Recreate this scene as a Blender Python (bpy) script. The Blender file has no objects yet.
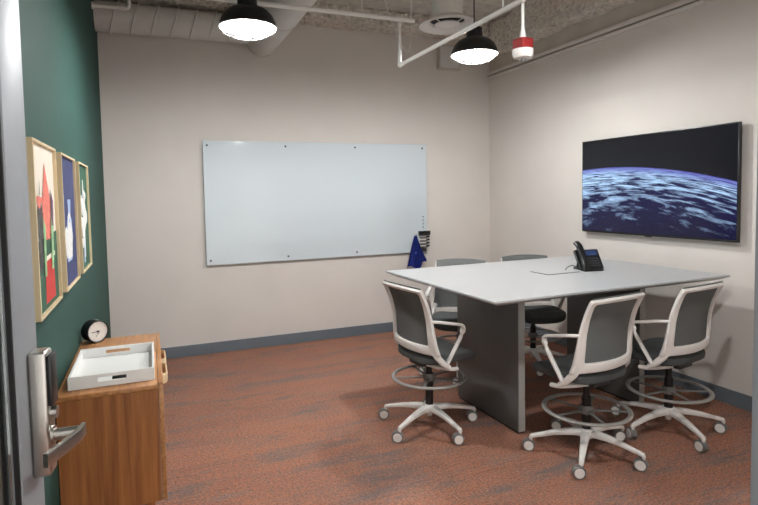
import bpy, bmesh, math, random
from mathutils import Vector, Matrix
random.seed(7)
PI = math.pi
S = bpy.context.scene
COL = S.collection

# ------------------------------------------------------------------ camera, world, lights, exposure
YAW, PITCH, ROLL = .3801, .0552, -.0189
fwd = Vector((math.sin(YAW) * math.cos(PITCH), math.cos(YAW) * math.cos(PITCH), -math.sin(PITCH)))
rt = fwd.cross(Vector((0, 0, 1))).normalized()
up = rt.cross(fwd)
r2 = rt * math.cos(ROLL) + up * math.sin(ROLL)
u2 = r2.cross(fwd)
cd = bpy.data.cameras.new('camera')
cam = bpy.data.objects.new('camera', cd)
COL.objects.link(cam)
cam.matrix_world = Matrix(((r2.x, u2.x, -fwd.x, 0), (r2.y, u2.y, -fwd.y, 0), (r2.z, u2.z, -fwd.z, 1.55), (0, 0, 0, 1)))
cd.sensor_width = 36.0
cd.lens = 545.8 / 758 * 36
cd.shift_x = (379 - 368.48) / 758
cd.shift_y = (224.58 - 252.5) / 758
cd.clip_start = .02
S.camera = cam

W_ = bpy.data.worlds.new('world')
S.world = W_
W_.use_nodes = True
W_.node_tree.nodes['Background'].inputs['Color'].default_value = (1, .97, .94, 1)
W_.node_tree.nodes['Background'].inputs['Strength'].default_value = 1.7
LAMP_POWER = 82
LAMP_COLOR = (.99, 1, .995)
S.view_settings.view_transform = 'Standard'
S.view_settings.look = 'None'
S.view_settings.gamma = 1
S.view_settings.use_curve_mapping = False
S.view_settings.exposure = 0.28
S.cycles.max_bounces = 14
S.cycles.diffuse_bounces = 10
S.cycles.transmission_bounces = 12

# room numbers (metres; camera stands in the doorway at x=0, y=0)
D, W, L, H, F = 5.572, 3.807, -.384, 3.45, .35

# ------------------------------------------------------------------ materials
def lin(c):
    return tuple((x / 255 / 12.92 if x / 255 <= .04045 else ((x / 255 + .055) / 1.055) ** 2.4) for x in c) + (1,)

def mat(name, rgb, rough=.5, metal=0, noise=0, nscale=8, bump=0, bscale=200, spec=.5, emit=None, coat=0, stretch=(1, 1, 1), dist=.002):
    m = bpy.data.materials.new(name)
    m.use_nodes = True
    nt = m.node_tree
    b = nt.nodes['Principled BSDF']
    c = lin(rgb)
    b.inputs['Base Color'].default_value = c
    b.inputs['Roughness'].default_value = rough
    b.inputs['Metallic'].default_value = metal
    b.inputs['Specular IOR Level'].default_value = spec
    b.inputs['Coat Weight'].default_value = coat
    if emit:
        b.inputs['Emission Color'].default_value = lin(emit[0])
        b.inputs['Emission Strength'].default_value = emit[1]
    if noise or bump:
        tc = nt.nodes.new('ShaderNodeTexCoord')
        mp = nt.nodes.new('ShaderNodeMapping')
        mp.inputs['Scale'].default_value = stretch
        nt.links.new(tc.outputs['Object'], mp.inputs['Vector'])
    if noise:
        n = nt.nodes.new('ShaderNodeTexNoise')
        n.inputs['Scale'].default_value = nscale
        n.inputs['Detail'].default_value = 6
        nt.links.new(mp.outputs['Vector'], n.inputs['Vector'])
        r = nt.nodes.new('ShaderNodeValToRGB')
        r.color_ramp.elements[0].position = .3
        r.color_ramp.elements[1].position = .7
        r.color_ramp.elements[0].color = tuple(x * (1 - noise) for x in c[:3]) + (1,)
        r.color_ramp.elements[1].color = tuple(min(1, x * (1 + noise)) for x in c[:3]) + (1,)
        nt.links.new(n.outputs['Fac'], r.inputs['Fac'])
        nt.links.new(r.outputs['Color'], b.inputs['Base Color'])
    if bump:
        n2 = nt.nodes.new('ShaderNodeTexNoise')
        n2.inputs['Scale'].default_value = bscale
        n2.inputs['Detail'].default_value = 4
        nt.links.new(mp.outputs['Vector'], n2.inputs['Vector'])
        bm_ = nt.nodes.new('ShaderNodeBump')
        bm_.inputs['Strength'].default_value = bump
        bm_.inputs['Distance'].default_value = dist
        nt.links.new(n2.outputs['Fac'], bm_.inputs['Height'])
        nt.links.new(bm_.outputs['Normal'], b.inputs['Normal'])
    return m

def carpet_mat():
    m = bpy.data.materials.new('rust_carpet')
    m.use_nodes = True
    nt = m.node_tree
    N, Lk = nt.nodes, nt.links
    b = N['Principled BSDF']
    b.inputs['Roughness'].default_value = .95
    b.inputs['Specular IOR Level'].default_value = .15
    tc = N.new('ShaderNodeTexCoord')
    def noise(scale, st, detail=5):
        mp = N.new('ShaderNodeMapping')
        mp.inputs['Scale'].default_value = st
        Lk.new(tc.outputs['Object'], mp.inputs['Vector'])
        n = N.new('ShaderNodeTexNoise')
        n.inputs['Scale'].default_value = scale
        n.inputs['Detail'].default_value = detail
        n.inputs['Roughness'].default_value = .62
        Lk.new(mp.outputs['Vector'], n.inputs['Vector'])
        return n
    def ramp(src, stops):
        r = N.new('ShaderNodeValToRGB')
        while len(r.color_ramp.elements) < len(stops):
            r.color_ramp.elements.new(.5)
        for e, (p, c) in zip(r.color_ramp.elements, stops):
            e.position, e.color = p, c
        Lk.new(src, r.inputs['Fac'])
        return r
    def mix(fac, a, c, mode='MIX'):
        x = N.new('ShaderNodeMix')
        x.data_type = 'RGBA'
        x.blend_type = mode
        if isinstance(fac, float): x.inputs[0].default_value = fac
        else: Lk.new(fac, x.inputs[0])
        Lk.new(a, x.inputs[6]); Lk.new(c, x.inputs[7])
        return x.outputs[2]
    patch = noise(1.0, (1.3, 5.5, 1), 5)
    base = ramp(patch.outputs['Fac'], [(.34, lin((112, 98, 93))), (.46, lin((140, 104, 89))), (.57, lin((148, 104, 85))), (.7, lin((134, 108, 97)))])
    br = N.new('ShaderNodeTexBrick')
    br.inputs['Scale'].default_value = 1
    br.inputs['Brick Width'].default_value = 1.0
    br.inputs['Row Height'].default_value = .25
    br.inputs['Mortar Size'].default_value = .0015
    br.inputs['Color1'].default_value = (.93, .94, .96, 1)
    br.inputs['Color2'].default_value = (1.06, 1.03, 1.0, 1)
    br.inputs['Mortar'].default_value = (.82, .8, .8, 1)
    Lk.new(tc.outputs['Object'], br.inputs['Vector'])
    fine = noise(1.0, (75, 110, 60), 4)
    fr = ramp(fine.outputs['Fac'], [(.32, (.46, .46, .5, 1)), (.5, (1, 1, 1, 1)), (.68, (1.6, 1.52, 1.45, 1))])
    hue = noise(1.0, (38, 60, 40), 2)
    hr = ramp(hue.outputs['Fac'], [(.36, (.78, .93, 1.06, 1)), (.5, (1, 1, 1, 1)), (.64, (1.12, .99, .90, 1))])
    thread = noise(1.0, (5, 85, 9), 4)
    tr = ramp(thread.outputs['Fac'], [(.30, (.40, .44, .5, 1)), (.47, (1, 1, 1, 1))])
    amount = noise(1.0, (.9, 3.4, 1), 3)
    ar = ramp(amount.outputs['Fac'], [(.42, (0, 0, 0, 1)), (.62, (1, 1, 1, 1))])
    c1 = mix(1.0, base.outputs['Color'], br.outputs['Color'], 'MULTIPLY')
    c2 = mix(1.0, c1, fr.outputs['Color'], 'MULTIPLY')
    c2 = mix(1.0, c2, hr.outputs['Color'], 'MULTIPLY')
    c3 = mix(ar.outputs['Color'], c2, mix(1.0, c2, tr.outputs['Color'], 'MULTIPLY'))
    Lk.new(c3, b.inputs['Base Color'])
    bp = N.new('ShaderNodeBump')
    bp.inputs['Strength'].default_value = .6
    bp.inputs['Distance'].default_value = .004
    Lk.new(fine.outputs['Fac'], bp.inputs['Height'])
    Lk.new(bp.outputs['Normal'], b.inputs['Normal'])
    return m

def wood_mat(name, dark, light, axis='z', rough=.4):
    m = bpy.data.materials.new(name)
    m.use_nodes = True
    nt = m.node_tree
    N, Lk = nt.nodes, nt.links
    b = N['Principled BSDF']
    b.inputs['Roughness'].default_value = rough
    tc = N.new('ShaderNodeTexCoord')
    mp = N.new('ShaderNodeMapping')
    mp.inputs['Scale'].default_value = {'z': (26, 26, 1.1), 'y': (26, 1.1, 26)}[axis]
    Lk.new(tc.outputs['Object'], mp.inputs['Vector'])
    n = N.new('ShaderNodeTexNoise')
    n.inputs['Scale'].default_value = 1.4
    n.inputs['Detail'].default_value = 8
    n.inputs['Roughness'].default_value = .65
    n.inputs['Distortion'].default_value = .4
    Lk.new(mp.outputs['Vector'], n.inputs['Vector'])
    r = N.new('ShaderNodeValToRGB')
    r.color_ramp.elements[0].position, r.color_ramp.elements[0].color = .3, lin(dark)
    r.color_ramp.elements[1].position, r.color_ramp.elements[1].color = .68, lin(light)
    Lk.new(n.outputs['Fac'], r.inputs['Fac'])
    Lk.new(r.outputs['Color'], b.inputs['Base Color'])
    return m

def mesh_fabric(name, rgb):
    m = mat(name, rgb, .85, spec=.2)
    nt = m.node_tree
    N, Lk = nt.nodes, nt.links
    b = N['Principled BSDF']
    tc = N.new('ShaderNodeTexCoord')
    w = N.new('ShaderNodeTexChecker')
    w.inputs['Scale'].default_value = 260
    c = lin(rgb)
    w.inputs['Color1'].default_value = tuple(x * .72 for x in c[:3]) + (1,)
    w.inputs['Color2'].default_value = tuple(x * 1.25 for x in c[:3]) + (1,)
    Lk.new(tc.outputs['Object'], w.inputs['Vector'])
    Lk.new(w.outputs['Color'], b.inputs['Base Color'])
    return m

def glass_mat(name, tint=(.93, .97, .96, 1)):
    m = bpy.data.materials.new(name)
    m.use_nodes = True
    b = m.node_tree.nodes['Principled BSDF']
    b.inputs['Base Color'].default_value = tint
    b.inputs['Roughness'].default_value = .02
    b.inputs['Transmission Weight'].default_value = 1
    b.inputs['IOR'].default_value = 1.45
    return m

def earth_mat():
    """TV picture: planet limb with clouds below a black sky (object coords: x 0..1 across, z 0..1 up)."""
    m = bpy.data.materials.new('earth_picture')
    m.use_nodes = True
    nt = m.node_tree
    N, Lk = nt.nodes, nt.links
    b = N['Principled BSDF']
    b.inputs['Base Color'].default_value = (.004, .004, .005, 1)
    b.inputs['Roughness'].default_value = .16
    b.inputs['Specular IOR Level'].default_value = .2
    def val(x):
        n = N.new('ShaderNodeValue'); n.outputs[0].default_value = x; return n.outputs[0]
    def M(op, a, c=None, clamp=False):
        n = N.new('ShaderNodeMath'); n.operation = op; n.use_clamp = clamp
        for k, v in enumerate((a, c)):
            if v is None: continue
            if isinstance(v, (int, float)): n.inputs[k].default_value = v
            else: Lk.new(v, n.inputs[k])
        return n.outputs[0]
    uv = N.new('ShaderNodeUVMap')
    sp = N.new('ShaderNodeSeparateXYZ')
    Lk.new(uv.outputs['UV'], sp.inputs[0])
    s, t = sp.outputs[0], sp.outputs[1]
    ds = M('SUBTRACT', s, .2)
    limb = M('SUBTRACT', .69, M('MULTIPLY', M('MULTIPLY', ds, ds), .3))
    d = M('SUBTRACT', limb, t)                    # >0 below the limb
    dd = M('MAXIMUM', d, 0.0)
    persp = M('DIVIDE', 1.0, M('ADD', dd, .13))
    cmb = N.new('ShaderNodeCombineXYZ')
    Lk.new(M('MULTIPLY', M('MULTIPLY', ds, 1.1), M('ADD', M('MULTIPLY', persp, .3), 1.3)), cmb.inputs[0])
    Lk.new(M('MULTIPLY', persp, 1.5), cmb.inputs[1])
    n1 = N.new('ShaderNodeTexNoise')
    n1.inputs['Scale'].default_value = 2.5
    n1.inputs['Detail'].default_value = 10
    n1.inputs['Roughness'].default_value = .66
    n1.inputs['Distortion'].default_value = .5
    Lk.new(cmb.outputs[0], n1.inputs['Vector'])
    # more cloud near the limb and to the left, darker to the lower right
    thr = M('ADD', M('MULTIPLY', dd, .30), M('MULTIPLY', s, .06))
    cl = M('SUBTRACT', M('SUBTRACT', n1.outputs['Fac'], .355), thr)
    cl = M('MULTIPLY', cl, 5.5, True)
    n3 = N.new('ShaderNodeTexNoise')
    n3.inputs['Scale'].default_value = 14
    n3.inputs['Detail'].default_value = 8
    n3.inputs['Roughness'].default_value = .7
    Lk.new(cmb.outputs[0], n3.inputs['Vector'])
    spk = M('MULTIPLY', M('SUBTRACT', n3.outputs['Fac'], .6), 4.0, True)
    cl = M('MAXIMUM', cl, M('MULTIPLY', spk, .45))
    mix = N.new('ShaderNodeMix'); mix.data_type = 'RGBA'
    Lk.new(cl, mix.inputs[0])
    mix.inputs[6].default_value = lin((24, 20, 62))
    mix.inputs[7].default_value = lin((172, 206, 244))
    # violet haze just under the limb
    hz = M('SUBTRACT', 1.0, M('DIVIDE', dd, .075), True)
    mix2 = N.new('ShaderNodeMix'); mix2.data_type = 'RGBA'
    Lk.new(M('MULTIPLY', hz, .85), mix2.inputs[0])
    Lk.new(mix.outputs[2], mix2.inputs[6])
    mix2.inputs[7].default_value = lin((74, 66, 158))
    edge = M('MULTIPLY', M('ADD', d, .008), 90.0, True)
    fade = M('SUBTRACT', 1.12, M('MULTIPLY', dd, M('ADD', .75, M('MULTIPLY', s, .55))), True)
    st = M('MULTIPLY', edge, fade)
    star = N.new('ShaderNodeMix'); star.data_type = 'RGBA'
    Lk.new(st, star.inputs[0])
    star.inputs[6].default_value = (.0035, .004, .006, 1)
    Lk.new(mix2.outputs[2], star.inputs[7])
    Lk.new(star.outputs[2], b.inputs['Emission Color'])
    b.inputs['Emission Strength'].default_value = 1.15
    return m

M = dict(
    wall=mat('beige_wall_paint', (214, 208, 202), .85, noise=.02, nscale=3, bump=.08, bscale=260, spec=.2),
    upper=mat('bare_upper_wall', (196, 190, 180), .9, noise=.08, nscale=5, spec=.1),
    green=mat('green_wall_paint', (48, 75, 69), .7, noise=.03, nscale=3, bump=.06, bscale=260, spec=.12),
    concrete=mat('sprayed_concrete', (200, 195, 187), .95, noise=.16, nscale=9, bump=1, bscale=26, spec=.1, dist=.03),
    spray=mat('rough_fireproofing', (226, 219, 209), .95, noise=.22, nscale=22, bump=1, bscale=34, spec=.1, dist=.05),
    carpet=carpet_mat(),
    base=mat('slate_blue_vinyl', (98, 106, 114), .55, noise=.03),
    alu=mat('brushed_aluminium', (172, 174, 175), .35, .85, noise=.04, nscale=4, stretch=(60, 60, 1)),
    alu_paint=mat('grey_door_frame', (134, 137, 141), .5, .2),
    nickel=mat('satin_nickel', (186, 182, 176), .3, 1.0),
    black=mat('black_plastic', (18, 18, 19), .35),
    blackmatte=mat('black_powder_coat', (20, 21, 23), .45),
    gasket=mat('black_gasket', (10, 10, 11), .6),
    glass=glass_mat('clear_glass'),
    board=mat('white_glass', (204, 213, 218), .06, spec=.5),
    boardedge=mat('glass_edge', (96, 112, 108), .2),
    table=mat('white_laminate', (180, 181, 182), .35, noise=.01),
    slab=mat('grey_laminate', (92, 91, 89), .5, noise=.05, nscale=14),
    slabedge=mat('grey_edge_band', (168, 165, 161), .45),
    white=mat('white_plastic', (226, 221, 217), .4, noise=.01),
    fabric=mesh_fabric('grey_mesh_fabric', (96, 98, 97)),
    seat=mesh_fabric('grey_seat_fabric', (72, 74, 74)),
    ring=mat('grey_plastic', (140, 136, 132), .45),
    hood=mat('grey_caster_hood', (112, 110, 108), .5),
    darkplastic=mat('dark_grey_plastic', (44, 44, 45), .5),
    duct=mat('galvanised_duct', (212, 210, 206), .6, .1, noise=.05, nscale=5),
    pipe=mat('white_painted_pipe', (228, 226, 221), .5),
    red=mat('red_plastic', (130, 14, 16), .7),
    walnut=wood_mat('oak_veneer_vertical', (116, 68, 32), (170, 110, 60), 'z'),
    oakpale_lit=wood_mat('oak_veneer_pale_lit', (140, 90, 50), (196, 142, 92), 'y', .35),  # paler oak; on the top board, reflected light is put into its colour
    maple=wood_mat('pale_wood', (206, 180, 138), (230, 210, 174), 'z', .5),
    traywhite=mat('white_lacquer', (232, 232, 230), .35),
    cloth=mat('blue_microfibre', (46, 60, 140), .95, noise=.2, nscale=60, spec=.1, bump=.5, bscale=400),
    screen=earth_mat(),
    lcd=mat('phone_screen', (30, 40, 70), .2, emit=((70, 96, 150), .2)),
    keys=mat('dark_keys', (70, 70, 74), .4),
    lens=mat('glowing_lamp_lens', (255, 255, 255), .5, emit=((255, 250, 240), 9.0)),
    reflector=mat('white_enamel', (240, 240, 238), .4),
    cream=mat('cream_paper', (232, 222, 206), .7),
    artgreen=mat('dark_green_ink', (40, 84, 62), .7),
    artred=mat('red_ink', (196, 52, 46), .7),
    artpink=mat('coral_ink', (226, 120, 104), .7, noise=.3, nscale=60),
    artnavy=mat('navy_ink', (46, 54, 98), .7),
    artwhite=mat('white_ink', (226, 226, 224), .7, noise=.12, nscale=40),
    artblack=mat('black_white_pattern', (70, 68, 66), .7, noise=.9, nscale=45),
    artleaf=mat('pale_green_ink', (150, 190, 140), .7, noise=.25, nscale=30),
    artplum=mat('plum_ink', (86, 56, 84), .7),
    artblue=mat('pale_blue_ink', (166, 184, 214), .7),
    chrome=mat('chrome', (200, 200, 200), .15, 1.0),
    clockface=mat('white_dial', (238, 236, 232), .5),
)

# ------------------------------------------------------------------ mesh helpers
def obj(name, bm, m, parent=None, loc=None, smooth=True, angle=35):
    me = bpy.data.meshes.new(name)
    bmesh.ops.recalc_face_normals(bm, faces=bm.faces)
    bm.to_mesh(me)
    bm.free()
    for x in (m if isinstance(m, (list, tuple)) else [m]):
        me.materials.append(x)
    if smooth:
        me.shade_smooth()
        me.set_sharp_from_angle(angle=math.radians(angle))
    o = bpy.data.objects.new(name, me)
    COL.objects.link(o)
    if parent: o.parent = parent
    if loc: o.location = loc
    return o

def thing(name, label, cat, loc=(0, 0, 0), rotz=0, group=None):
    o = bpy.data.objects.new(name, None)
    COL.objects.link(o)
    o.empty_display_size = .1
    o.location = loc
    o.rotation_euler = (0, 0, rotz)
    return tag(o, label, cat, group)

def tag(o, label, cat, group=None):
    o['label'] = label
    o['category'] = cat
    if group: o['group'] = group
    return o

def struct(o, label=None, cat='room'):
    o['kind'] = 'structure'
    o['label'] = label or o.name.replace('_', ' ')
    o['category'] = cat
    return o

def NB(): return bmesh.new()

def box(bm, lo, hi, bevel=0, seg=2, mi=0, rot=None):
    lo, hi = Vector(lo), Vector(hi)
    c = (lo + hi) / 2
    mtx = Matrix.Translation(c)
    if rot is not None: mtx = mtx @ rot
    before = set(bm.faces)
    r = bmesh.ops.create_cube(bm, size=1, matrix=mtx @ Matrix.Diagonal((*(hi - lo), 1)))
    if bevel:
        es = list({e for v in r['verts'] for e in v.link_edges})
        bmesh.ops.bevel(bm, geom=es, offset=bevel, segments=seg, profile=.5, affect='EDGES')
    for f in bm.faces:
        if f not in before: f.material_index = mi
    return bm

def cyl(bm, a, b, r, r2=None, n=24, mi=0):
    a, b = Vector(a), Vector(b)
    d = b - a
    q = d.to_track_quat('Z', 'Y').to_matrix().to_4x4()
    before = set(bm.faces)
    bmesh.ops.create_cone(bm, cap_ends=True, segments=n, radius1=r, radius2=r if r2 is None else r2, depth=d.length,
                          matrix=Matrix.Translation((a + b) / 2) @ q)
    for f in bm.faces:
        if f not in before: f.material_index = mi
    return bm

def lathe(bm, prof, n=32, at=(0, 0, 0), mi=0, closed=False):
    """prof: list of (radius, z)."""
    rings = []
    for r, z in prof:
        if r < 1e-6:
            rings.append([bm.verts.new((at[0], at[1], at[2] + z))])
        else:
            rings.append([bm.verts.new((at[0] + r * math.cos(2 * PI * k / n), at[1] + r * math.sin(2 * PI * k / n), at[2] + z)) for k in range(n)])
    pairs = list(zip(rings, rings[1:]))
    if closed: pairs.append((rings[-1], rings[0]))
    for a, b in pairs:
        for k in range(n):
            j = (k + 1) % n
            if len(a) == 1 and len(b) == 1: continue
            if len(a) == 1: f = bm.faces.new((a[0], b[j], b[k]))
            elif len(b) == 1: f = bm.faces.new((a[k], a[j], b[0]))
            else: f = bm.faces.new((a[k], a[j], b[j], b[k]))
            f.material_index = mi
    return bm

def rounded(pts, rad, n=5):
    """round the corners of an open 3-D polyline."""
    pts = [Vector(p) for p in pts]
    out = [pts[0]]
    for i in range(1, len(pts) - 1):
        a, p, b = pts[i - 1], pts[i], pts[i + 1]
        r = min(rad, (a - p).length * .45, (b - p).length * .45)
        s, e = p + (a - p).normalized() * r, p + (b - p).normalized() * r
        for k in range(n + 1):
            t = k / n
            out.append(s * (1 - t) ** 2 + p * 2 * t * (1 - t) + e * t * t)
    out.append(pts[-1])
    return out

def sweep(bm, pts, w, h, n=10, up=(0, 0, 1), mi=0, power=2.6):
    """sweep a superelliptic section (w across, h along 'up') along pts; w,h numbers or lists."""
    pts = [Vector(p) for p in pts]
    m = len(pts)
    ws = w if isinstance(w, (list, tuple)) else [w] * m
    hs = h if isinstance(h, (list, tuple)) else [h] * m
    rings = []
    upv = Vector(up)
    for i, p in enumerate(pts):
        t = (pts[min(i + 1, m - 1)] - pts[max(i - 1, 0)]).normalized()
        side = t.cross(upv)
        if side.length < 1e-4: side = t.cross(Vector((0, 1, 0)))
        side.normalize()
        nn = side.cross(t).normalized()
        ring = []
        for k in range(n):
            a = 2 * PI * k / n
            c, s = math.cos(a), math.sin(a)
            ring.append(bm.verts.new(p + side * (ws[i] / 2 * math.copysign(abs(c) ** (2 / power), c)) + nn * (hs[i] / 2 * math.copysign(abs(s) ** (2 / power), s))))
        rings.append(ring)
    for a, b in zip(rings, rings[1:]):
        for k in range(n):
            j = (k + 1) % n
            bm.faces.new((a[k], a[j], b[j], b[k])).material_index = mi
    bm.faces.new(rings[0][::-1]).material_index = mi
    bm.faces.new(rings[-1]).material_index = mi
    return bm

def tube(bm, pts, r, n=10, mi=0):
    return sweep(bm, pts, 2 * r, 2 * r, n, (.13, .31, .94), mi, 2)

def torus(bm, R, r, z, n=48, m=10, flat=1.0, mi=0):
    return lathe(bm, [(R + r * math.cos(2 * PI * k / m), z + flat * r * math.sin(2 * PI * k / m)) for k in range(m)], n, mi=mi, closed=True)

def lerp(a, b, t): return a + (b - a) * t

# ------------------------------------------------------------------ room shell
def slab_obj(name, lo, hi, m, label, bevel=0):
    return struct(obj(name, box(NB(), lo, hi, bevel), m, smooth=False), label)

slab_obj('floor', (L - .1, -1.6, -.1), (W + .1, D + .1, 0), M['carpet'], 'rust brown carpet tile floor with grey streaks')
slab_obj('wall_back', (L - .1, D, 0), (W + .1, D + .1, H), M['wall'], 'beige back wall behind the white glass board')
slab_obj('wall_left', (L - .1, F, 0), (L, D, H), M['green'], 'dark green left wall')
slab_obj('wall_right', (W, F, 0), (W + .1, D, 2.917), M['wall'], 'beige right wall behind the television')
slab_obj('wall_right_upper', (W + .004, F, 2.931), (W + .1, D, H), M['upper'], 'bare strip of right wall above the ledge')
slab_obj('ceiling', (L - .1, F - .1, H), (W + .1, D + .1, H + .1), M['concrete'], 'rough grey concrete ceiling')

def rough_beam(name, lo, hi, nx, ny, label):
    """sprayed beam: a box whose faces are knobbly."""
    bm = NB()
    lo, hi = Vector(lo), Vector(hi)
    box(bm, lo, hi)
    bmesh.ops.subdivide_edges(bm, edges=[e for e in bm.edges if (e.verts[0].co - e.verts[1].co).length > 1], cuts=110, use_grid_fill=True)
    bmesh.ops.subdivide_edges(bm, edges=[e for e in bm.edges if .05 < (e.verts[0].co - e.verts[1].co).length < 1], cuts=5, use_grid_fill=True)
    for v in bm.verts:
        if v.co.z < hi.z - .01:
            v.co.z += random.uniform(-.018, .012)
            ax = 0 if hi.y - lo.y > hi.x - lo.x else 1
            if abs(v.co[ax] - lo[ax]) < .001: v.co[ax] += random.uniform(-.02, .012)
    return struct(obj(name, bm, M['spray'], smooth=True, angle=80), label)

rough_beam('beam_back', (L, D - .30, 3.312), (W, D - .001, H), 0, 0, 'sprayed concrete beam along the top of the back wall')
rough_beam('beam_right', (W - .2, F + .02, 3.12), (W - .001, D - .3, H), 0, 0, 'sprayed concrete beam along the top of the right wall')

bm = NB()
box(bm, (W - .028, F, 2.889), (W, D - .002, 2.917), .003)
box(bm, (W - .026, F, 2.931), (W + .004, D - .002, 2.972), .003)
box(bm, (W + .07, F, 2.917), (W + .1, D - .002, 2.931))
struct(obj('trim_1', bm, M['wall']), 'beige double ledge trim along the top of the right wall')

slab_obj('baseboard_back', (L + .012, D - .012, 0), (W - .012, D, .107), M['base'], 'slate grey vinyl baseboard of back wall', .002)
slab_obj('baseboard_right', (W - .012, F, 0), (W, D - .0005, .107), M['base'], 'slate grey vinyl baseboard of right wall', .002)
slab_obj('baseboard_left', (L, F, 0), (L + .012, D - .0005, .107), M['base'], 'slate grey vinyl baseboard of green wall', .002)

# front wall around the doorway the photo looks through, with a glazed side light
JX0, JX1, DH = -.322, .547, 2.3
bm = NB()
box(bm, (L, F - .1, 0), (JX0 - .045, F, H))
box(bm, (JX0 - .045, F - .1, DH + .05), (W + .1, F, H))
box(bm, (2.3, F - .1, 0), (W + .1, F, DH + .05))
struct(obj('wall_front', bm, M['wall'], smooth=False), 'beige front wall around the doorway')
bm = NB()
box(bm, (JX0 - .045, F - .105, 0), (JX0, F + .004, DH), .003)
box(bm, (JX1, F - .105, 0), (JX1 + .05, F + .004, DH), .003)
box(bm, (JX0 - .045, F - .105, DH), (2.3, F + .004, DH + .05), .003)
box(bm, (2.25, F - .1, 0), (2.3, F, DH), .003)
box(bm, (JX1 + .05, F - .1, 0), (2.25, F, .09), .003)
struct(obj('trim_2', bm, M['alu_paint']), 'grey metal frame around the glass door and side light')
struct(obj('window_1', box(NB(), (JX1 + .05, F - .055, .09), (2.25, F - .045, DH)), M['glass'], smooth=False), 'glass side light beside the doorway')

# ------------------------------------------------------------------ glass door, swung open to the left
dv = (Vector((-.22, 1.25, 0)) - Vector((-.306, .372, 0)))
DL = dv.length
door = thing('door_1', 'open glass door with grey metal stile and lever handle', 'door', (-.306, .372, 0), math.atan2(dv.y, dv.x))
door['kind'] = 'structure'
# local: +x from hinge to leading edge, -y faces the room
T = .042
bm = NB()
box(bm, (DL - .122, 0, .012), (DL, T, 2.28), .003)
box(bm, (0, 0, .012), (.08, T, 2.28), .003)
box(bm, (.08, 0, .012), (DL - .122, T, .16), .003)
box(bm, (.08, 0, 2.19), (DL - .122, T, 2.28), .003)
obj('door_frame', bm, M['alu_paint'], door)
bm = NB()
for y in (.004, T - .012):
    box(bm, (DL - .128, y, .16), (DL - .122, y + .008, 2.19))
    box(bm, (.08, y, .16), (.09, y + .008, 2.19))
obj('glazing_gasket', bm, M['gasket'], door)
obj('glass_pane', box(NB(), (.08, .017, .16), (DL - .122, .025, 2.19)), M['glass'], door, smooth=False)
def lockset(sgn, y0):
    lk = obj('lock_housing', box(NB(), (DL - .070, min(y0, y0 + sgn * .032), 1.02), (DL - .022, max(y0, y0 + sgn * .032), 1.262), .006, 3), M['nickel'], door)
    yf = y0 + sgn * .032
    obj('card_reader', box(NB(), (DL - .067, min(yf, yf + sgn * .008), 1.155), (DL - .025, max(yf, yf + sgn * .008), 1.254), .003), M['black'], lk)
    obj('key_cylinder', cyl(NB(), (DL - .046, yf, 1.138), (DL - .046, yf + sgn * .01, 1.138), .012), M['nickel'], lk)
    bm = NB()
    cyl(bm, (DL - .046, yf, 1.093), (DL - .046, yf + sgn * .05, 1.093), .0115)
    cyl(bm, (DL - .046, yf, 1.093), (DL - .046, yf + sgn * .004, 1.093), .018)
    P_ = [(DL - .034, yf + sgn * .052, 1.093), (DL - .06, yf + sgn * .05, 1.092), (DL - .11, yf + sgn * .034, 1.092), (DL - .16, yf + sgn * .016, 1.091)]
    sweep(bm, rounded(P_, .012), .009, .026, 16, power=7)
    obj('lever_handle', bm, M['nickel'], lk)
lockset(-1, 0)
lockset(1, T)

# ------------------------------------------------------------------ ceiling services
def ring_duct(name, a, b, r, step, label):
    a, b = Vector(a), Vector(b)
    bm = NB()
    n = max(2, int((b - a).length / step))
    q = (b - a).to_track_quat('Z', 'Y').to_matrix().to_4x4()
    prof = [(0, 0)]
    Ln = (b - a).length
    for k in range(n):
        z0, z1 = Ln * k / n, Ln * (k + 1) / n
        prof += [(r, z0), (r, z1 - .014), (r + .009, z1 - .010), (r + .009, z1 - .004), (r, z1)]
    prof.append((0, Ln))
    lathe(bm, prof, 40)
    # seams lean like spiral lock seams
    for v in bm.verts:
        if .06 < v.co.z < Ln - .06: v.co.z += .04 * math.sin(math.atan2(v.co.y, v.co.x))
    bmesh.ops.transform(bm, matrix=Matrix.Translation(a) @ q, verts=bm.verts)
    return tag(obj(name, bm, M['duct']), label, 'duct')

ring_duct('spiral_duct', (L + .001, 5.37, 3.148), (.944, 5.37, 3.148), .130, .155, 'pale round ribbed duct running along the top of the back wall')
ring_duct('spiral_duct', (1.10, D - .002, 3.10), (1.10, .6, 3.10), .15, .9, 'smooth pale round duct running from the back wall overhead')

def diffuser():
    x, y, z = 2.273, 3.898, 2.90
    t = thing('air_diffuser', 'white round ceiling air diffuser on a short vertical duct', 'diffuser', (x, y, z))
    obj('neck_duct', lathe(NB(), [(.0, .05), (.125, .05), (.125, H - z), (.0, H - z)], 40), M['pipe'], t)
    obj('flange', lathe(NB(), [(.23, -.012), (.226, .004), (.17, .03), (.14, .0495), (.13, .0495), (.138, .03), (.155, .008), (.222, -.016)], 48, closed=True), M['white'], t)
    obj('inner_cone', lathe(NB(), [(0, -.014), (.05, -.012), (.098, -.004), (.102, .002), (.07, .018), (0, .022)], 40), M['white'], t)
    obj('throat_shade', lathe(NB(), [(.137, .032), (.0, .034)], 32), M['gasket'], t)  # black disc painted in for the shade inside the neck
    for k in range(4):
        a = k * PI / 2 + .4
        obj('cone_bracket', cyl(NB(), (.095 * math.cos(a), .095 * math.sin(a), .002), (.15 * math.cos(a), .15 * math.sin(a), .014), .004, n=8), M['pipe'], t)
diffuser()

def pipe_fit(bm, p, r): bmesh.ops.create_uvsphere(bm, u_segments=16, v_segments=10, radius=r, matrix=Matrix.Translation(p)); return bm

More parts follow.
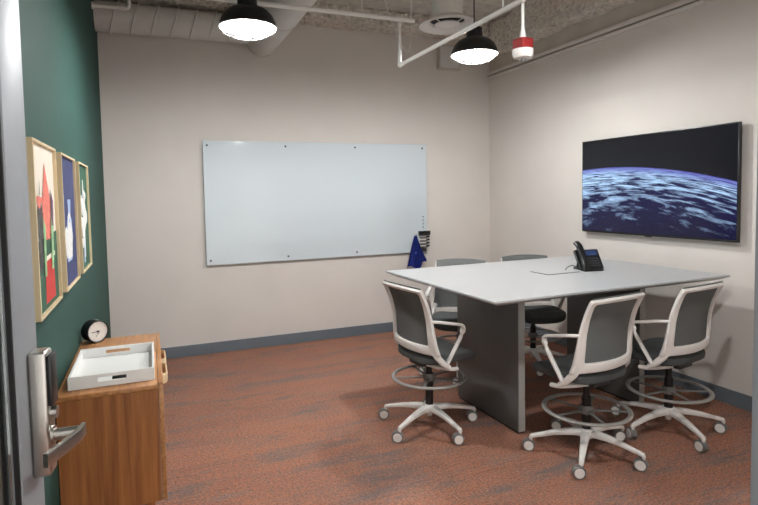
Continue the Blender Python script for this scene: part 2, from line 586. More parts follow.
PX, PY, PZ, PT = 1.80, 3.8, 2.524, 2.866
t = thing('sprinkler_pipe', 'white overhead pipe crossing the room with a drop and lower run', 'pipe', (PX, PY, PZ))
o3 = Vector((PX, PY, PZ))
bm = NB(); cyl(bm, (L + .002 - PX, 0, PT - PZ), (1.925 - PX, 0, PT - PZ), .016)
obj('cross_run', bm, M['pipe'], t)
obj('drop_pipe', cyl(NB(), (0, 0, 0), (0, 0, PT - PZ), .0125), M['pipe'], t)
obj('lower_run', cyl(NB(), (0, 0, 0), (0, -1.467, 0), .0135), M['pipe'], t)
bm = NB(); pipe_fit(bm, (0, 0, 0), .0175); cyl(bm, (0, 0, 0), (0, -.04, 0), .0165); cyl(bm, (0, 0, 0), (0, 0, .04), .0155)
obj('pipe_fitting', bm, M['pipe'], t)
obj('pipe_fitting', pipe_fit(NB(), (0, -1.467, 0), .0155), M['pipe'], t)
obj('pipe_fitting', cyl(NB(), (-.032, 0, PT - PZ), (.032, 0, PT - PZ), .020), M['pipe'], t)
for xx in (.25, 1.5, 1.9): obj('hanger_rod', cyl(NB(), (xx - PX, 0, PT - PZ), (xx - PX, 0, H - PZ), .005, n=8), M['pipe'], t)
obj('hanger_rod', cyl(NB(), (0, -1.3, 0), (0, -1.3, H - PZ), .005, n=8), M['pipe'], t)

t = thing('small_pipe', 'thin white pipe with upward elbow in front of the ribbed duct', 'pipe', (L, 5.1, 3.15))
bm = NB(); tube(bm, rounded([(.002, 0, 0), (.285, 0, 0), (.285, 0, H - 3.15)], .035), .015, 14)
obj('pipe_run', bm, M['pipe'], t)
obj('pipe_collar', cyl(NB(), (.225, 0, 0), (.25, 0, 0), .023), M['pipe'], t)
obj('wall_flange', cyl(NB(), (.002, 0, 0), (.012, 0, 0), .03), M['pipe'], t)

# twisted hanger wires by the drop
tag(obj('cable_loop', tube(tube(NB(), rounded([(2.0, 4.62, H), (2.08, 4.62, 3.2), (2.2, 4.62, 2.92), (2.27, 4.62, 2.86), (2.3, 4.62, 2.92), (2.32, 4.62, H)], .08), .006, 8),
    rounded([(2.19, 4.6, 2.9), (2.24, 4.6, 2.84), (2.3, 4.6, 2.87), (2.28, 4.6, 2.93)], .03), .005, 8), M['pipe']), 'thin white hanger wire looping down behind the pipe drop', 'wire')

t = thing('junction_box', 'pale grey metal junction box high on the back wall behind the lamp', 'electrical box', (3.25, D, 2.96))
obj('box_body', box(NB(), (-.15, -.06, 0), (.13, -.001, .27), .006), M['upper'], t)
obj('cover_plate', box(NB(), (-.135, -.066, .015), (.115, -.06, .255), .003), M['duct'], t)

t = thing('fire_detector', 'red and white fire detector hanging from a white conduit', 'detector', (PX, 2.333, 2.222))
obj('white_cap', lathe(NB(), [(0, .004), (.02, .004), (.024, .008), (.044, .010), (.051, .022), (.052, .052), (0, .053)], 28), M['white'], t)
obj('sensing_port', lathe(NB(), [(0, -.006), (.013, -.006), (.015, .004), (0, .004)], 16), M['hood'], t)
obj('red_housing', box(NB(), (-.038, -.038, .0535), (.038, .038, .106), .008, 3, rot=Matrix.Rotation(.12, 4, 'Z')), M['red'], t)
obj('conduit', lathe(NB(), [(0, .1065), (.016, .1065), (.015, .124), (.010, .15), (.0085, .17), (.0085, .283), (0, .283)], 16), M['pipe'], t)

LX2, LY2 = 2.35, 3.63
def pendant(x, y, label):
    z = 2.6
    t = thing('pendant_lamp', label, 'lamp', (x, y, z), 0, 'black dome pendant lamps')
    R0 = .178
    out = [(R0 + .004, 0), (R0, .006), (.172, .03), (.155, .07), (.125, .102), (.085, .122), (.062, .128), (.058, .2), (.03, .205), (0, .206)]
    obj('dome_shade', lathe(NB(), out, 48), M['blackmatte'], t)
    obj('reflector', lathe(NB(), [(R0 + .004, 0), (R0 - .005, .001), (.165, .03), (.148, .068), (.12, .097), (.0, .112)], 48), M['reflector'], t)
    obj('lamp_lens', lathe(NB(), [(0, .094), (.1, .095), (.115, .097), (0, .1)], 40), M['lens'], t)
    bm = NB()
    for k in range(10):
        a = 2 * PI * k / 10
        pts = [(rr * math.cos(a), rr * math.sin(a), zz) for rr, zz in ((R0, .004), (R0 - .010, -.016), (R0 - .05, -.038), (.08, -.050), (.03, -.053))]
        tube(bm, pts, .002, 6)
    torus(bm, .03, .0022, -.053, 24, 6)
    torus(bm, .105, .002, -.046, 40, 6)
    torus(bm, R0 - .002, .003, 0, 48, 6)
    obj('wire_guard', bm, M['chrome'], t)
    obj('cord', cyl(NB(), (0, 0, .205), (0, 0, H - z - .03), .005, n=10), M['black'], t)
    obj('ceiling_canopy', lathe(NB(), [(0, H - z - .035), (.03, H - z - .035), (.055, H - z - .01), (.056, H - z - .001), (0, H - z - .001)], 28), M['blackmatte'], t)
    ld = bpy.data.lights.new('lamp_light', 'POINT')
    ld.shadow_soft_size = .06
    ld.energy = LAMP_POWER
    ld.color = LAMP_COLOR
    lo = bpy.data.objects.new('lamp_light', ld)
    COL.objects.link(lo)
    lo.parent = t
    lo.location = (0, 0, .031)
pendant(.61, 3.49, 'black dome pendant lamp in front of the ducts, left of the two in view')
pendant(LX2, LY2, 'black dome pendant lamp beside the round air diffuser, over the table')
pendant(1.5, 1.25, 'black dome pendant lamp over the doorway end of the room')

# ------------------------------------------------------------------ white glass board and what hangs on it
bx0, bx1, bz0, bz1 = .496, 2.936, .882, 2.102
t = thing('glass_whiteboard', 'large white glass writing board mounted on the beige back wall', 'whiteboard', (bx0, D, bz0))
obj('glass_panel', box(NB(), (0, -.036, 0), (bx1 - bx0, -.030, bz1 - bz0), .0015, 1), M['board'], t)
obj('backing_frame', box(NB(), (.004, -.030, .004), (bx1 - bx0 - .004, -.026, bz1 - bz0 - .004)), M['boardedge'], t)
for xx in (.04, .815, 1.575, 2.385):
    for zz in (.045, bz1 - bz0 - .045):
        bm = NB()
        cyl(bm, (xx, -.042, zz), (xx, -.036, zz), .0095, n=16)
        cyl(bm, (xx, -.026, zz), (xx, -.0005, zz), .008, n=12)
        obj('standoff', bm, M['darkplastic'], t)
yb = D - .036
for k, zz in enumerate((1.165, 1.205, 1.245, 1.285)):
    w = ('lowest', 'second lowest', 'second highest', 'highest')[k]
    tag(obj('magnet', lathe(NB(), [(0, 0), (.0085, 0), (.009, .003), (.007, .009), (0, .0095)], 16), M['chrome']), 'small round metal magnet, %s of the four above the marker holder' % w, 'magnet', 'magnets on the glass board')
    o = bpy.context.scene.collection.objects[-1]
    o.rotation_euler = (PI / 2, 0, 0)
    o.location = (2.88, yb - .0005, zz)
# marker holder
t = thing('marker_holder', 'clear and silver marker holder on the right edge of the glass board', 'holder', (2.885, yb - .0015, .89))
bm = NB(); box(bm, (-.045, -.004, .0), (.045, -.0005, .235), .001)
obj('back_plate', bm, M['nickel'], t)
bm = NB()
for k in range(4): box(bm, (-.04, -.03, .052 + .035 * k), (.04, -.004, .055 + .035 * k))
box(bm, (-.02, -.012, 0), (.025, -.004, .04), .003)
obj('marker_ledge', bm, M['darkplastic'], t)
t2 = thing('board_eraser', 'black board eraser on top of the marker holder', 'eraser', (2.885, yb - .0025, 1.0755))
obj('eraser_body', box(NB(), (-.07, -.045, .018), (.068, -.005, .05), .005), M['black'], t2)
obj('felt_pad', box(NB(), (-.068, -.043, 0), (.066, -.007, .018), .002), M['darkplastic'], t2)
for k in range(4):
    zz = .89 + .055 + .0085 + .035 * k
    pos = ('lowest', 'second from the bottom', 'second from the top', 'topmost')[k]
    mk = thing('marker_pen', 'white marker with black cap lying in holder, %s of four' % pos, 'marker', (2.885, yb - .018, zz), 0, 'markers in the holder')
    obj('barrel', cyl(NB(), (-.06, 0, 0), (.022, 0, 0), .0065, n=14), M['white'], mk)
    obj('cap', cyl(NB(), (.022, 0, 0), (.066, 0, 0), .0082, n=14), M['black'], mk)
# blue cloth on a hook
bm = NB()
rows, cols = 30, 40
X0, Z0 = 2.775, 1.075
grid = []
for i in range(rows + 1):
    v = i / rows
    z = Z0 - .36 * v
    left = lerp(-.018, -.125, min(1, v * 1.05) ** .8)
    right = lerp(.014, .115, min(1, v * 1.15) ** 1.1)
    row = []
    for j in range(cols + 1):
        u = j / cols
        x = X0 + lerp(left, right, u)
        y = yb - .024 - .042 * v ** .7 * (.5 + .5 * math.cos(u * 17 + 1.2 * v)) - .018 * math.sin(PI * u) * (1 - v * .4)
        zz = z + (.055 * v ** 3) * (max(0, u - .55) / .45) + .02 * v * math.sin(u * 9)
        row.append(bm.verts.new((x, y, zz)))
    grid.append(row)
for i in range(rows):
    for j in range(cols):
        bm.faces.new((grid[i][j], grid[i][j + 1], grid[i + 1][j + 1], grid[i + 1][j]))
bmesh.ops.solidify(bm, geom=bm.faces[:], thickness=.004)
cl = tag(obj('microfibre_cloth', bm, M['cloth'], angle=70), 'royal blue cloth hanging from a hook at the board corner', 'cloth')
hk = tag(obj('wall_hook', tube(NB(), rounded([(X0, yb - .0005, 1.085), (X0, yb - .055, 1.08), (X0, yb - .055, 1.098)], .012), .004, 10), M['nickel']), 'small metal hook holding the blue cloth on the glass board', 'hook')

# ------------------------------------------------------------------ television
ty0, ty1, tz0, tz1, tx = 2.53, 3.985, 1.169, 1.998, 3.737
t = thing('television', 'large flat television on the right wall showing the planet from space', 'television', (W, (ty0 + ty1) / 2, tz0))
yc = (ty0 + ty1) / 2
hw = (ty1 - ty0) / 2
obj('tv_housing', box(box(NB(), (tx - W + .002, -hw, 0), (tx - W + .03, hw, tz1 - tz0), .003), (tx - W + .03, -hw + .1, .1), (tx - W + .05, hw - .1, tz1 - tz0 - .15), .008), M['black'], t)
bm = NB()
vs = [bm.verts.new(c) for c in ((tx - W, hw - .008, .018), (tx - W, -hw + .008, .018), (tx - W, -hw + .008, tz1 - tz0 - .008), (tx - W, hw - .008, tz1 - tz0 - .008))]
fc = bm.faces.new(vs)
uvl = bm.loops.layers.uv.new('UVMap')
for lp, uv in zip(fc.loops, ((0, 0), (1, 0), (1, 1), (0, 1))): lp[uvl].uv = uv
bk = [bm.verts.new(v.co + Vector((.0019, 0, 0))) for v in vs]
for k in range(4): bm.faces.new((vs[k], bk[k], bk[(k + 1) % 4], vs[(k + 1) % 4]))
obj('screen', bm, M['screen'], t, smooth=False)
obj('logo_tab', box(NB(), (tx - W, -.03, -.007), (tx - W + .012, .03, .001), .001), M['darkplastic'], t)
for zz in (.2, .5): obj('wall_bracket', box(NB(), (tx - W + .05, -.25, zz), (-.001, .25, zz + .04)), M['blackmatte'], t)

# ------------------------------------------------------------------ framed prints on the green wall
def poly(bm, pts, y0, y1, z0, z1, x, mi):
    """pts in 0..1 across (0 = nearest the doorway) and up."""
    vs = [bm.verts.new((x, lerp(y0, y1, a), lerp(z0, z1, b))) for a, b in pts]
    f = bm.faces.new(vs)
    f.material_index = mi

def framed(y0, label, shapes, mats):
    w, h, dp = .472, .605, .04
    t = thing('framed_print', label, 'picture', (L, y0, 1.151), 0, 'framed prints on the green wall')
    bm = NB()
    fw = .010
    for lo, hi in (((0.0005, 0, 0), (dp, fw, h)), ((.0005, w - fw, 0), (dp, w, h)), ((.0005, fw, 0), (dp, w - fw, fw)), ((.0005, fw, h - fw), (dp, w - fw, h))):
        box(bm, lo, hi, .001, 1)
    obj('frame', bm, M['maple'], t)
    bm = NB()
    box(bm, (.001, fw, fw), (dp - .012, w - fw, h - fw))
    for k, (mi, pts) in enumerate(shapes):
        poly(bm, pts, fw, w - fw, fw, h - fw, dp - .0115 + .0004 * k, mi)
    obj('print', bm, mats, t, smooth=False)
def blob(cx, cy, rx, ry, n=18, ph=0, wob=.0, k=3):
    return [(cx + rx * (1 + wob * math.sin(k * a + ph)) * math.cos(a), cy + ry * (1 + wob * math.sin(k * a + ph)) * math.sin(a)) for a in [2 * PI * i / n for i in range(n)]]
framed(2.052, 'framed print of tall coral and patterned stems in a red pot, nearest the door', [
    (1, [(.0, .0), (1, .0), (1, .46), (.0, .42)]),
    (2, [(.36, .03), (.82, .03), (.80, .30), (.40, .29)]), (0, [(.36, .285), (.86, .30), (.86, .33), (.36, .315)]),
    (4, [(.16, .25), (.30, .25), (.36, .62), (.26, .70), (.14, .60)]),
    (3, [(.42, .42), (.66, .42), (.74, .66), (.62, .80), (.54, .90), (.46, .78), (.36, .62)]),
    (3, blob(.25, .66, .11, .035, 14, .5, .3)),
    (5, [(.34, .2), (.42, .2), (.46, .5), (.36, .56)]), (5, [(.66, .22), (.76, .22), (.84, .56), (.72, .55)]),
    (6, [(.74, .5), (.82, .5), (.86, .66), (.76, .74)]), (1, [(.24, .7), (.27, .7), (.26, .8)])],
    [M['cream'], M['artgreen'], M['artred'], M['artpink'], M['artblack'], M['artleaf'], M['artplum']])
framed(2.667, 'framed print of a white vase on navy, the middle one of three', [
    (1, [(0, 0), (1, 0), (1, 1), (0, 1)]),
    (3, [(.30, .18), (.62, .18), (.74, .38), (.70, .50), (.56, .56), (.40, .54), (.26, .38)]),
    (2, [(.44, .66), (.62, .66), (.6, .58), (.64, .46), (.72, .36), (.64, .2), (.36, .2), (.30, .36), (.4, .46), (.46, .58)]),
    (2, blob(.3, .34, .14, .12, 16, 1, .15)), (3, blob(.53, .5, .05, .02)),
    (3, [(.46, .56), (.60, .56), (.64, .67), (.42, .67)])],
    [M['cream'], M['artnavy'], M['artwhite'], M['artblue']])
framed(3.292, 'framed print of white plant forms on dark green, nearest the back corner', [
    (1, [(0, 0), (1, 0), (1, 1), (0, 1)]),
    (2, [(.44, .1), (.54, .1), (.6, .5), (.56, .86), (.48, .86), (.42, .5)]),
    (2, blob(.36, .42, .18, .1, 16, 0, .3)), (2, blob(.66, .5, .16, .12, 16, 2, .3)), (2, blob(.34, .62, .12, .09, 16, 1, .3)),
    (2, blob(.64, .7, .10, .06, 16, 1, .3)), (3, [(.3, .06), (.44, .06), (.4, .3), (.34, .3)]), (2, blob(.28, .26, .1, .05, 16, 0, .2))],
    [M['cream'], M['artgreen'], M['artwhite'], M['artblue']])

# ------------------------------------------------------------------ wooden sideboard
cy0, cy1, cz0, cz1, cxr = 2.46, 3.41, .25, .76, .024
t = thing('sideboard', 'low oak sideboard standing against the green wall', 'cabinet', (L, cy0, 0))
wd, ln = cxr - L, cy1 - cy0
bm = NB()
box(bm, (.003, .0, cz0), (wd - .024, .02, cz1 - .0205), .0015, 1)
box(bm, (.003, ln - .02, cz0), (wd - .024, ln, cz1 - .0205), .0015, 1)
box(bm, (.003, .02, cz0), (wd - .024, ln - .02, cz0 + .02))
box(bm, (.003, .02, cz0 + .02), (.015, ln - .02, cz1 - .0205))
box(bm, (.015, ln / 2 - .01, cz0 + .02), (wd - .03, ln / 2 + .01, cz1 - .0205))
obj('carcass', bm, M['walnut'], t)
obj('top_board', box(NB(), (.002, -.002, cz1 - .02), (wd - .022, ln + .002, cz1), .002), M['oakpale_lit'], t)
for a, b_ in ((.002, ln / 2 - .002), (ln / 2 + .002, ln - .002)):
    dr = obj('cabinet_door', box(NB(), (wd - .02, a, cz0 + .002), (wd, b_, cz1 + .004), .002), M['maple'] if False else M['oakpale_lit'], t)
    m_ = (a + b_) / 2
    ed = a if a > .1 else b_
    s_ = 1 if a > .1 else -1
    pts = rounded([(wd - .001, ed + s_ * .03, cz1 - .06), (wd + .02, ed + s_ * .05, cz1 - .06), (wd + .02, ed + s_ * .2, cz1 - .06), (wd - .001, ed + s_ * .22, cz1 - .06)], .03)
    obj('door_pull', sweep(NB(), pts, .010, .05, 10), M['maple'], dr)
for px_, py_ in ((.05, .07), (wd - .07, .07), (.05, ln - .07), (wd - .07, ln - .07)):
    obj('leg', cyl(NB(), (px_, py_, 0), (px_, py_, cz0 - .0005), .013, .021, 20), M['walnut'], t)

# tray
tw, tl, th, tt = .336, .462, .054, .011
t = thing('serving_tray', 'white wooden tray with slot handles on top of the sideboard', 'tray', (-.344, 2.528, cz1 + .0005))
bm = NB()
box(bm, (0, 0, 0), (tw, tl, .008))
box(bm, (0, tt, .008), (tt, tl - tt, th), .002, 1)
box(bm, (tw - tt, tt, .008), (tw, tl - tt, th), .002, 1)
for y0 in (0, tl - tt):
    a, b_ = tw / 2 - .055, tw / 2 + .055
    box(bm, (0, y0, .008), (a, y0 + tt, th))
    box(bm, (b_, y0, .008), (tw, y0 + tt, th))
    box(bm, (a, y0, .008), (b_, y0 + tt, .022))
    box(bm, (a, y0, .040), (b_, y0 + tt, th))
obj('tray_body', bm, M['traywhite'], t, smooth=False)
t2 = thing('remote_control', 'small black remote lying in the tray behind its near handle slot', 'remote control', (-.344 + tw / 2 + .018, 2.528 + .016, cz1 + .009))
obj('remote_body', box(NB(), (-.02, 0, 0), (.07, .03, .022), .004), M['black'], t2)
bm = NB()
for k in range(4): cyl(bm, (-.005 + .02 * k, .015, .0225), (-.005 + .02 * k, .015, .0245), .004, n=10)
obj('button', bm, M['keys'], t2)

# clock
cn = Vector((.55, -.83, 0)).normalized()
t = thing('desk_clock', 'small round black clock with white dial at the far end of the sideboard', 'clock', (-.298, 3.335, cz1 + .0005), math.atan2(cn.y, cn.x) + PI / 2)
# local: -y is the dial side
def ylathe(prof, n=36, r0=.058):
    bm = lathe(NB(), prof, n)
    bmesh.ops.transform(bm, matrix=Matrix.Translation((0, 0, r0)) @ Matrix.Rotation(PI / 2, 4, 'X'), verts=bm.verts)
    return bm
obj('clock_case', ylathe([(0, -.055), (.054, -.055), (.058, -.05), (.058, .012), (.055, .014), (.052, .012), (.052, .006), (0, .006)]), M['blackmatte'], t)
obj('dial', ylathe([(0, .0065), (.0515, .0065), (.0515, .0072), (0, .0072)]), M['clockface'], t)
bm = NB()
box(bm, (-.034, -.0095, .0565), (.004, -.0085, .0595)); box(bm, (-.005, -.0095, .053), (.005, -.008, .063))
hz = NB()
obj('hour_hand', bm, M['black'], t)
bm = NB(); box(bm, (-.001, -.0105, .026), (.001, -.0098, .066), rot=Matrix.Rotation(.7, 4, 'Y'))
obj('minute_hand', bm, M['black'], t)
for k in range(12):
    a = k * PI / 6
    obj('hour_mark', box(NB(), (.044 * math.cos(a) - .0012, -.0079, .058 + .044 * math.sin(a) - .0012), (.044 * math.cos(a) + .0012, -.0073, .058 + .044 * math.sin(a) + .0012)), M['darkplastic'], t)
t.scale = (1.06, 1.06, 1.06)

# ------------------------------------------------------------------ conference table
tx0, tx1, tyn, tyf, tz = 1.685, 3.61, 2.475, 3.86, .96
t = thing('conference_table', 'tall white topped conference table on two grey slab legs', 'table', ((tx0 + tx1) / 2, (tyn + tyf) / 2, 0), math.radians(1.4))
hx, hy = (tx1 - tx0) / 2, (tyf - tyn) / 2
bm = NB()
def ringv(ix, z): return [bm.verts.new((sx * (hx - ix), sy * (hy - ix), z)) for sx, sy in ((-1, -1), (1, -1), (1, 1), (-1, 1))]
r_ = [ringv(.003, tz), ringv(0, tz - .003), ringv(0, tz - .012), ringv(.045, tz - .034)]
bm.faces.new(r_[0]); bm.faces.new(r_[-1][::-1])
for a, b_ in zip(r_, r_[1:]):
    for k in range(4): bm.faces.new((a[k], a[(k + 1) % 4], b_[(k + 1) % 4], b_[k]))
obj('tabletop', bm, M['table'], t, smooth=False)
for sx in (-1, 1):
    xa = 2.122 - (tx0 + tx1) / 2 if sx < 0 else 3.185 - (tx0 + tx1) / 2
    sl = obj('slab_leg', box(NB(), (xa, -.335, .012), (xa + .056, .372, tz - .0345), .004, 2), M['slab'], t)
    obj('edge_band', box(NB(), (xa + .003, -.3375, .013), (xa + .053, -.3345, tz - .035), .001, 1), M['slabedge'], sl)
    obj('plinth', box(NB(), (xa + .008, -.325, 0), (xa + .048, .362, .0125)), M['gasket'], sl)
obj('modesty_panel', box(NB(), (2.178 - (tx0 + tx1) / 2, .005, tz - .20), (3.185 - (tx0 + tx1) / 2, .03, tz - .0345), .002, 1), M['slab'], t)
hxa, hxb, hya, hyb = 2.575 - (tx0 + tx1) / 2, 2.875 - (tx0 + tx1) / 2, 3.07 - (tyn + tyf) / 2, 3.265 - (tyn + tyf) / 2
hb = obj('cable_hatch', box(NB(), (hxa + .012, hya + .012, tz + .0005), (hxb - .002, hyb - .002, tz + .004), .001, 1), M['table'], t)
bm = NB(); box(bm, (hxa, hya, tz - .001), (hxb, hyb, tz + .0012))
obj('hatch_rim', bm, M['darkplastic'], hb, smooth=False)

# desk phone
t = thing('desk_phone', 'black desk phone with handset and small screen on the white tabletop', 'phone', (3.01, 3.13, tz + .0008), math.radians(-10))
tilt = Matrix.Translation((0, 0, .012)) @ Matrix.Rotation(math.radians(-38), 4, 'X')   # panel leans back
def tbox(lo, hi, bev, mtx, seg=2):
    bm = box(NB(), lo, hi, bev, seg)
    bmesh.ops.transform(bm, matrix=mtx, verts=bm.verts)
    return bm
def moved(mtx, o): return mtx
tlt = Matrix.Translation((0, -.03, .012)) @ Matrix.Rotation(math.radians(-32), 4, 'X')
obj('phone_body', tbox((-.09, 0, 0), (.095, .022, .15), .008, tlt, 3), M['black'], t)
obj('display', tbox((-.012, -.0015, .10), (.075, .001, .138), .001, tlt), M['lcd'], t)
bm = NB()
for i in range(4):
    for j in range(5):
        box(bm, (-.012 + .018 * j, -.003, .018 + .018 * i), (.001 + .018 * j, .001, .028 + .018 * i), .001, 1)
bmesh.ops.transform(bm, matrix=tlt, verts=bm.verts)
obj('keypad', bm, M['keys'], t)
bm = NB()
P_ = [(-.062, -.012, -.012), (-.062, -.03, .02), (-.062, -.034, .09), (-.062, -.03, .165), (-.062, -.012, .195)]
sweep(bm, rounded(P_, .03), [.05] * 2 + [.046] * 18 + [.05] * 2 if False else .048, .03, 14, (0, 1, 0))
bmesh.ops.transform(bm, matrix=tlt, verts=bm.verts)
for v in bm.verts: v.co.z = max(v.co.z, .002)
obj('handset', bm, M['black'], t)
bm = NB()
box(bm, (-.085, -.075, 0), (.06, -.02, .01), .004); box(bm, (-.07, -.03, 0), (.07, .09, .012), .004)
sweep(bm, [(0, .08, .006), (0, .075, .11)], .1, .012, 12, (0, 1, 0))
obj('phone_stand', bm, M['black'], t)
bm = NB()
cpts = rounded([(-.08, .03, .02), (-.12, .03, .035), (-.17, .01, .02), (-.19, -.01, .009)], .05)
tube(bm, cpts, .003, 8)
cp2 = []
obj('phone_cord', bm, M['black'], t)
t.scale = (1.07, 1.07, 1.07)

# ------------------------------------------------------------------ drafting chairs
def prof_y(z):
    """backrest profile: y (negative = behind) by height."""
    k = [(.545, -.158), (.60, -.172), (.68, -.178), (.76, -.184), (.85, -.205), (.92, -.232), (.965, -.256)]
    for (z0, y0), (z1, y1) in zip(k, k[1:]):
        if z <= z1: return lerp(y0, y1, (z - z0) / (z1 - z0))
    return k[-1][1]
ZB, ZT = .545, .962
def back_pt(u, v):
    z = lerp(ZB, ZT, v)
    hwid = lerp(.258, .226, v) - .014 * math.sin(PI * v)
    zz = z + .012 * (1 - u * u) * v * v      # crown slightly arched
    return Vector((u * hwid, prof_y(z) + .066 * u * u * (1 - .3 * v), zz))
def back_nrm(u, v):
    e = .01
    a = back_pt(u + e, v) - back_pt(u - e, v)
    b = back_pt(u, min(1.0, v + e)) - back_pt(u, max(0.0, v - e))
    return a.cross(b).normalized()           # points to -y (rear)
def rrect(hu, v0, v1, rad, n=6, per=10):
    """rounded rectangle in (u, v), same count for every call."""
    rv = rad
    ru = rad
    pts = []
    cs = [(hu - ru, v1 - rv, 0), (-hu + ru, v1 - rv, PI / 2), (-hu + ru, v0 + rv, PI), (hu - ru, v0 + rv, 1.5 * PI)]
    for q, (a, b, ph) in enumerate(cs):
        for k in range(n + 1):
            t_ = ph + k / n * PI / 2
            pts.append((a + ru * math.cos(t_), b + rv * math.sin(t_)))
        nx = cs[(q + 1) % 4]
        end = pts[-1]
        st = (nx[0] + ru * math.cos(nx[2]), nx[1] + rv * math.sin(nx[2]))
        for k in range(1, per): pts.append((lerp(end[0], st[0], k / per), lerp(end[1], st[1], k / per)))
    return pts
def frame_bm():
    bm = NB()
    outer = rrect(1.0, 0.0, 1.0, .03)
    inner = [(u * lerp(.95, 1.10, v), v) for u, v in rrect(.80, .135, .952, .05)]
    mid1 = [(lerp(a[0], b[0], .15), lerp(a[1], b[1], .15)) for a, b in zip(outer, inner)]
    mid2 = [(lerp(a[0], b[0], .85), lerp(a[1], b[1], .85)) for a, b in zip(outer, inner)]
    rings = []
    for ring, off in ((outer, .004), (mid1, .012), (mid2, .012), (inner, .006), (inner, -.008), (outer, -.008)):
        rings.append([bm.verts.new(back_pt(u, v) + back_nrm(u, v) * off) for u, v in ring])
    n = len(outer)
    for q in range(len(rings)):
        a, b = rings[q], rings[(q + 1) % len(rings)]
        for k in range(n): bm.faces.new((a[k], a[(k + 1) % n], b[(k + 1) % n], b[k]))
    return bm
def mesh_bm():
    bm = NB()
    nu, nv = 24, 20
    fr, rr = [], []
    for off, store in ((-.009, fr), (-.0125, rr)):
        for j in range(nv + 1):
            v = lerp(.05, .998, j / nv)
            store.append([bm.verts.new(back_pt(u, v) + back_nrm(u, v) * off + Vector((0, -.008 if j == nv else 0, .006 if j >= nv else 0))) for u in [lerp(-.97, .97, i / nu) for i in range(nu + 1)]])
    for st in (fr, rr):
        for j in range(nv):
            for i in range(nu): bm.faces.new((st[j][i], st[j][i + 1], st[j + 1][i + 1], st[j + 1][i]))
    for i in range(nu):
        for j in (0, nv): bm.faces.new((fr[j][i], fr[j][i + 1], rr[j][i + 1], rr[j][i]))
    for j in range(nv):
        for i in (0, nu): bm.faces.new((fr[j][i], fr[j + 1][i], rr[j + 1][i], rr[j][i]))
    return bm
def arm_bm(s):
    bm = NB()
    p = [(s * .212, -.130, .758), (s * .254, -.085, .758), (s * .264, .085, .722), (s * .260, .07, .66), (s * .248, -.04, .485)]
    pts = rounded(p, .045, 6)
    n = len(pts)
    sweep(bm, pts, [lerp(.026, .036, min(1, 1.4 * i / n)) for i in range(n)], [.019 if i < n * .62 else .019 for i in range(n)], 12, (s * .0, .3, .95))
    lower = rounded([(s * .248, -.020, .466), (s * .246, -.055, .487), (s * .230, -.105, .545), (s * .215, -.118, .60)], .05, 6)
    m = len(lower)
    sweep(bm, lower, [lerp(.032, .026, i / m) for i in range(m)], [lerp(.03, .05, i / m) for i in range(m)], 12, (0, 0, 1))
    return bm
def seat_bm():
    bm = NB()
    n = 44
    def ring(sc, z, dz=0):
        out = []
        for k in range(n):
            a = 2 * PI * k / n
            c, s_ = math.cos(a), math.sin(a)
            x = .235 * sc * math.copysign(abs(c) ** .5, c)
            y = .058 + .212 * sc * math.copysign(abs(s_) ** .55, s_)
            drop = -.03 * max(0, (y - .16) / .11) ** 2 if y > .16 else 0
            out.append(bm.verts.new((x, y, z + drop + .012 * (x / .235) ** 2)))
        return out
    rs = [ring(.90, .468), ring(.985, .478), ring(1.0, .496), ring(.985, .514), ring(.93, .524), ring(.6, .527), ring(.25, .525)]
    for a, b in zip(rs, rs[1:]):
        for k in range(n): bm.faces.new((a[k], a[(k + 1) % n], b[(k + 1) % n], b[k]))
    bm.faces.new(rs[0][::-1]); bm.faces.new(rs[-1])
    return bm
def caster_bm():
    """local: stem axis at origin top, wheels trail along -y; two white discs, grey hood."""
    bm = NB()
    for s in (-1, 1):
        for a, b, r, mi in ((.004, .018, .034, 1), (.018, .021, .0275, 0)):
            cyl(bm, (s * a, -.014, .034), (s * b, -.014, .034), r, r if mi else .026, 28, mi)
    # hood shell over the wheels
    n = 10
    prev = None
    for k in range(n + 1):
        a = lerp(.15, PI + .05, k / n)
        y, z = -.014 - .0375 * math.cos(a), .034 + .0375 * math.sin(a)
        y2, z2 = -.014 - .0345 * math.cos(a), .034 + .0345 * math.sin(a)
        cur = [bm.verts.new(q) for q in ((-.013, y, z), (.013, y, z), (.013, y2, z2), (-.013, y2, z2))]
        if prev:
            for q in range(4):
                f = bm.faces.new((prev[q], prev[(q + 1) % 4], cur[(q + 1) % 4], cur[q])); f.material_index = 1
        prev = cur
    cyl(bm, (0, 0, .05), (0, 0, .078), .009, n=14, mi=0)
    return bm

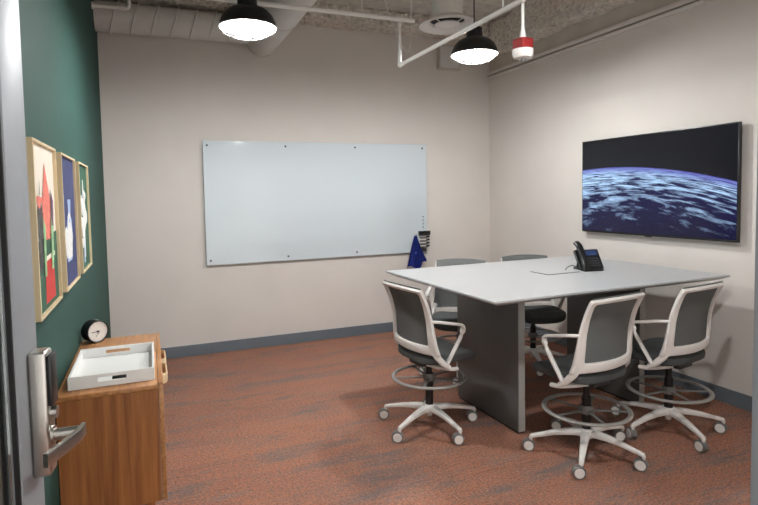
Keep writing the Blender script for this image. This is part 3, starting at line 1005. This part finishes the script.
def make_chair(label):
    t = thing('drafting_chair', label, 'chair', (0, 0, 0), 0, 'grey mesh drafting chairs around the table')
    bs = bpy.data.objects.new('chair_base', None)
    bm = NB()
    for k in range(5):
        a = 2 * PI * k / 5
        pts = [(.02, 0, .122), (.06, 0, .128), (.12, 0, .125), (.19, 0, .116), (.25, 0, .103), (.294, 0, .094), (.315, 0, .088), (.323, 0, .074)]
        pts = [(x * math.cos(a), x * math.sin(a), z) for x, _, z in pts]
        sweep(bm, pts, [.058, .056, .048, .040, .034, .030, .028, .024], [.04, .042, .036, .029, .025, .024, .024, .012], 12, (math.cos(a) * .02, math.sin(a) * .02, 1))
    lathe(bm, [(0, .07), (.014, .07), (.018, .078), (.02, .095), (.04, .1), (.045, .11), (.042, .142), (.034, .152), (0, .152)], 28)
    base = obj('chair_base', bm, M['white'], t)
    cb = None
    for k in range(5):
        a = 2 * PI * k / 5
        if cb is None:
            cb = obj('caster', caster_bm(), [M['white'], M['hood']], base)
            c = cb
        else:
            c = cb.copy(); COL.objects.link(c); c.parent = base
        c.location = (.317 * math.cos(a), .317 * math.sin(a), 0)
    bm = NB(); cyl(bm, (0, 0, .15), (0, 0, .34), .0265); cyl(bm, (0, 0, .34), (0, 0, .352), .022); cyl(bm, (0, 0, .352), (0, 0, .435), .019)
    obj('gas_column', bm, M['black'], t)
    bm = NB()
    torus(bm, .237, .0145, .268, 56, 12, .62)
    fr = obj('foot_ring', bm, M['ring'], t)
    bm = NB()
    for k in range(5):
        a = 2 * PI * k / 5 + .5
        sweep(bm, [(.026 * math.cos(a), .026 * math.sin(a), .262), (.13 * math.cos(a), .13 * math.sin(a), .262), (.225 * math.cos(a), .225 * math.sin(a), .264)], [.03, .018, .022], .009, 10)
    lathe(bm, [(.027, .245), (.042, .245), (.044, .262), (.036, .29), (.027, .29)], 24, closed=True)
    obj('ring_spokes', bm, M['hood'], fr)
    bm = NB(); box(bm, (-.075, -.11, .432), (.075, .1, .467), .01); cyl(bm, (.07, .03, .45), (.2, .03, .447), .006, n=10); box(bm, (.185, .015, .442), (.225, .045, .452), .003)
    obj('seat_mechanism', bm, M['darkplastic'], t)
    obj('seat', seat_bm(), M['seat'], t)
    bm = NB()
    for s in (-1, 1):
        sweep(bm, rounded([(s * .05, -.06, .445), (s * .16, -.04, .447), (s * .249, -.005, .452), (s * .249, .04, .448)], .04), [.04] + [.03] * 14, .024, 12)
    obj('arm_support', bm, M['white'], t)
    bf = obj('backrest_frame', frame_bm(), M['white'], t)
    obj('mesh_panel', mesh_bm(), M['fabric'], bf)
    for s in (-1, 1): obj('armrest', arm_bm(s), M['white'], t)
    return t

def set_chair(t, x, y, face_deg, base_deg, caster_dirs, lift=0, label=None, ring=0):
    t.location = (x, y, 0)
    rz = math.radians(face_deg - 90)
    t.rotation_euler = (0, 0, rz)
    for ch in t.children:
        if ch.name.startswith('chair_base'):
            ch.rotation_euler = (0, 0, math.radians(base_deg) - rz)
            for c, cdeg in zip([q for q in ch.children], caster_dirs):
                # cdeg: world heading of wheel axle (x axis)
                c.rotation_euler = (0, 0, math.radians(cdeg - base_deg))
        elif ch.name.startswith('foot_ring'):
            ch.location.z = ring
        elif lift and not ch.name.startswith('gas_column'):
            ch.location.z += lift
    if label: t['label'] = label

def copy_tree(o, parent=None):
    c = o.copy()
    COL.objects.link(c)
    if parent: c.parent = parent
    for ch in o.children: copy_tree(ch, c)
    return c

chair0 = make_chair('grey mesh drafting chair with white frame at the left end of the table')
chairs = [chair0] + [copy_tree(chair0) for _ in range(4)]
set_chair(chairs[0], 1.68, 3.17, 7, 62, (235, 250, 240, 255, 245), ring=.07)
set_chair(chairs[1], 2.340, 2.455, 98, 6, (240, 225, 236, 245, 215), label='white framed mesh drafting chair on the near side, front one beside the left slab leg')
set_chair(chairs[2], 3.045, 2.485, 99, 38, (195, 200, 160, 175, 205), label='white framed mesh drafting chair on the near side, closest to the right wall')
set_chair(chairs[3], 2.42, 4.0, 234, 20, (240, 260, 200, 225, 270), -.022, 'drafting chair on the far side of the table, the left one nearer the blue cloth')
set_chair(chairs[4], 3.14, 3.94, 252, 28, (240, 250, 235, 240, 240), -.022, 'drafting chair on the far side of the table, behind the phone')
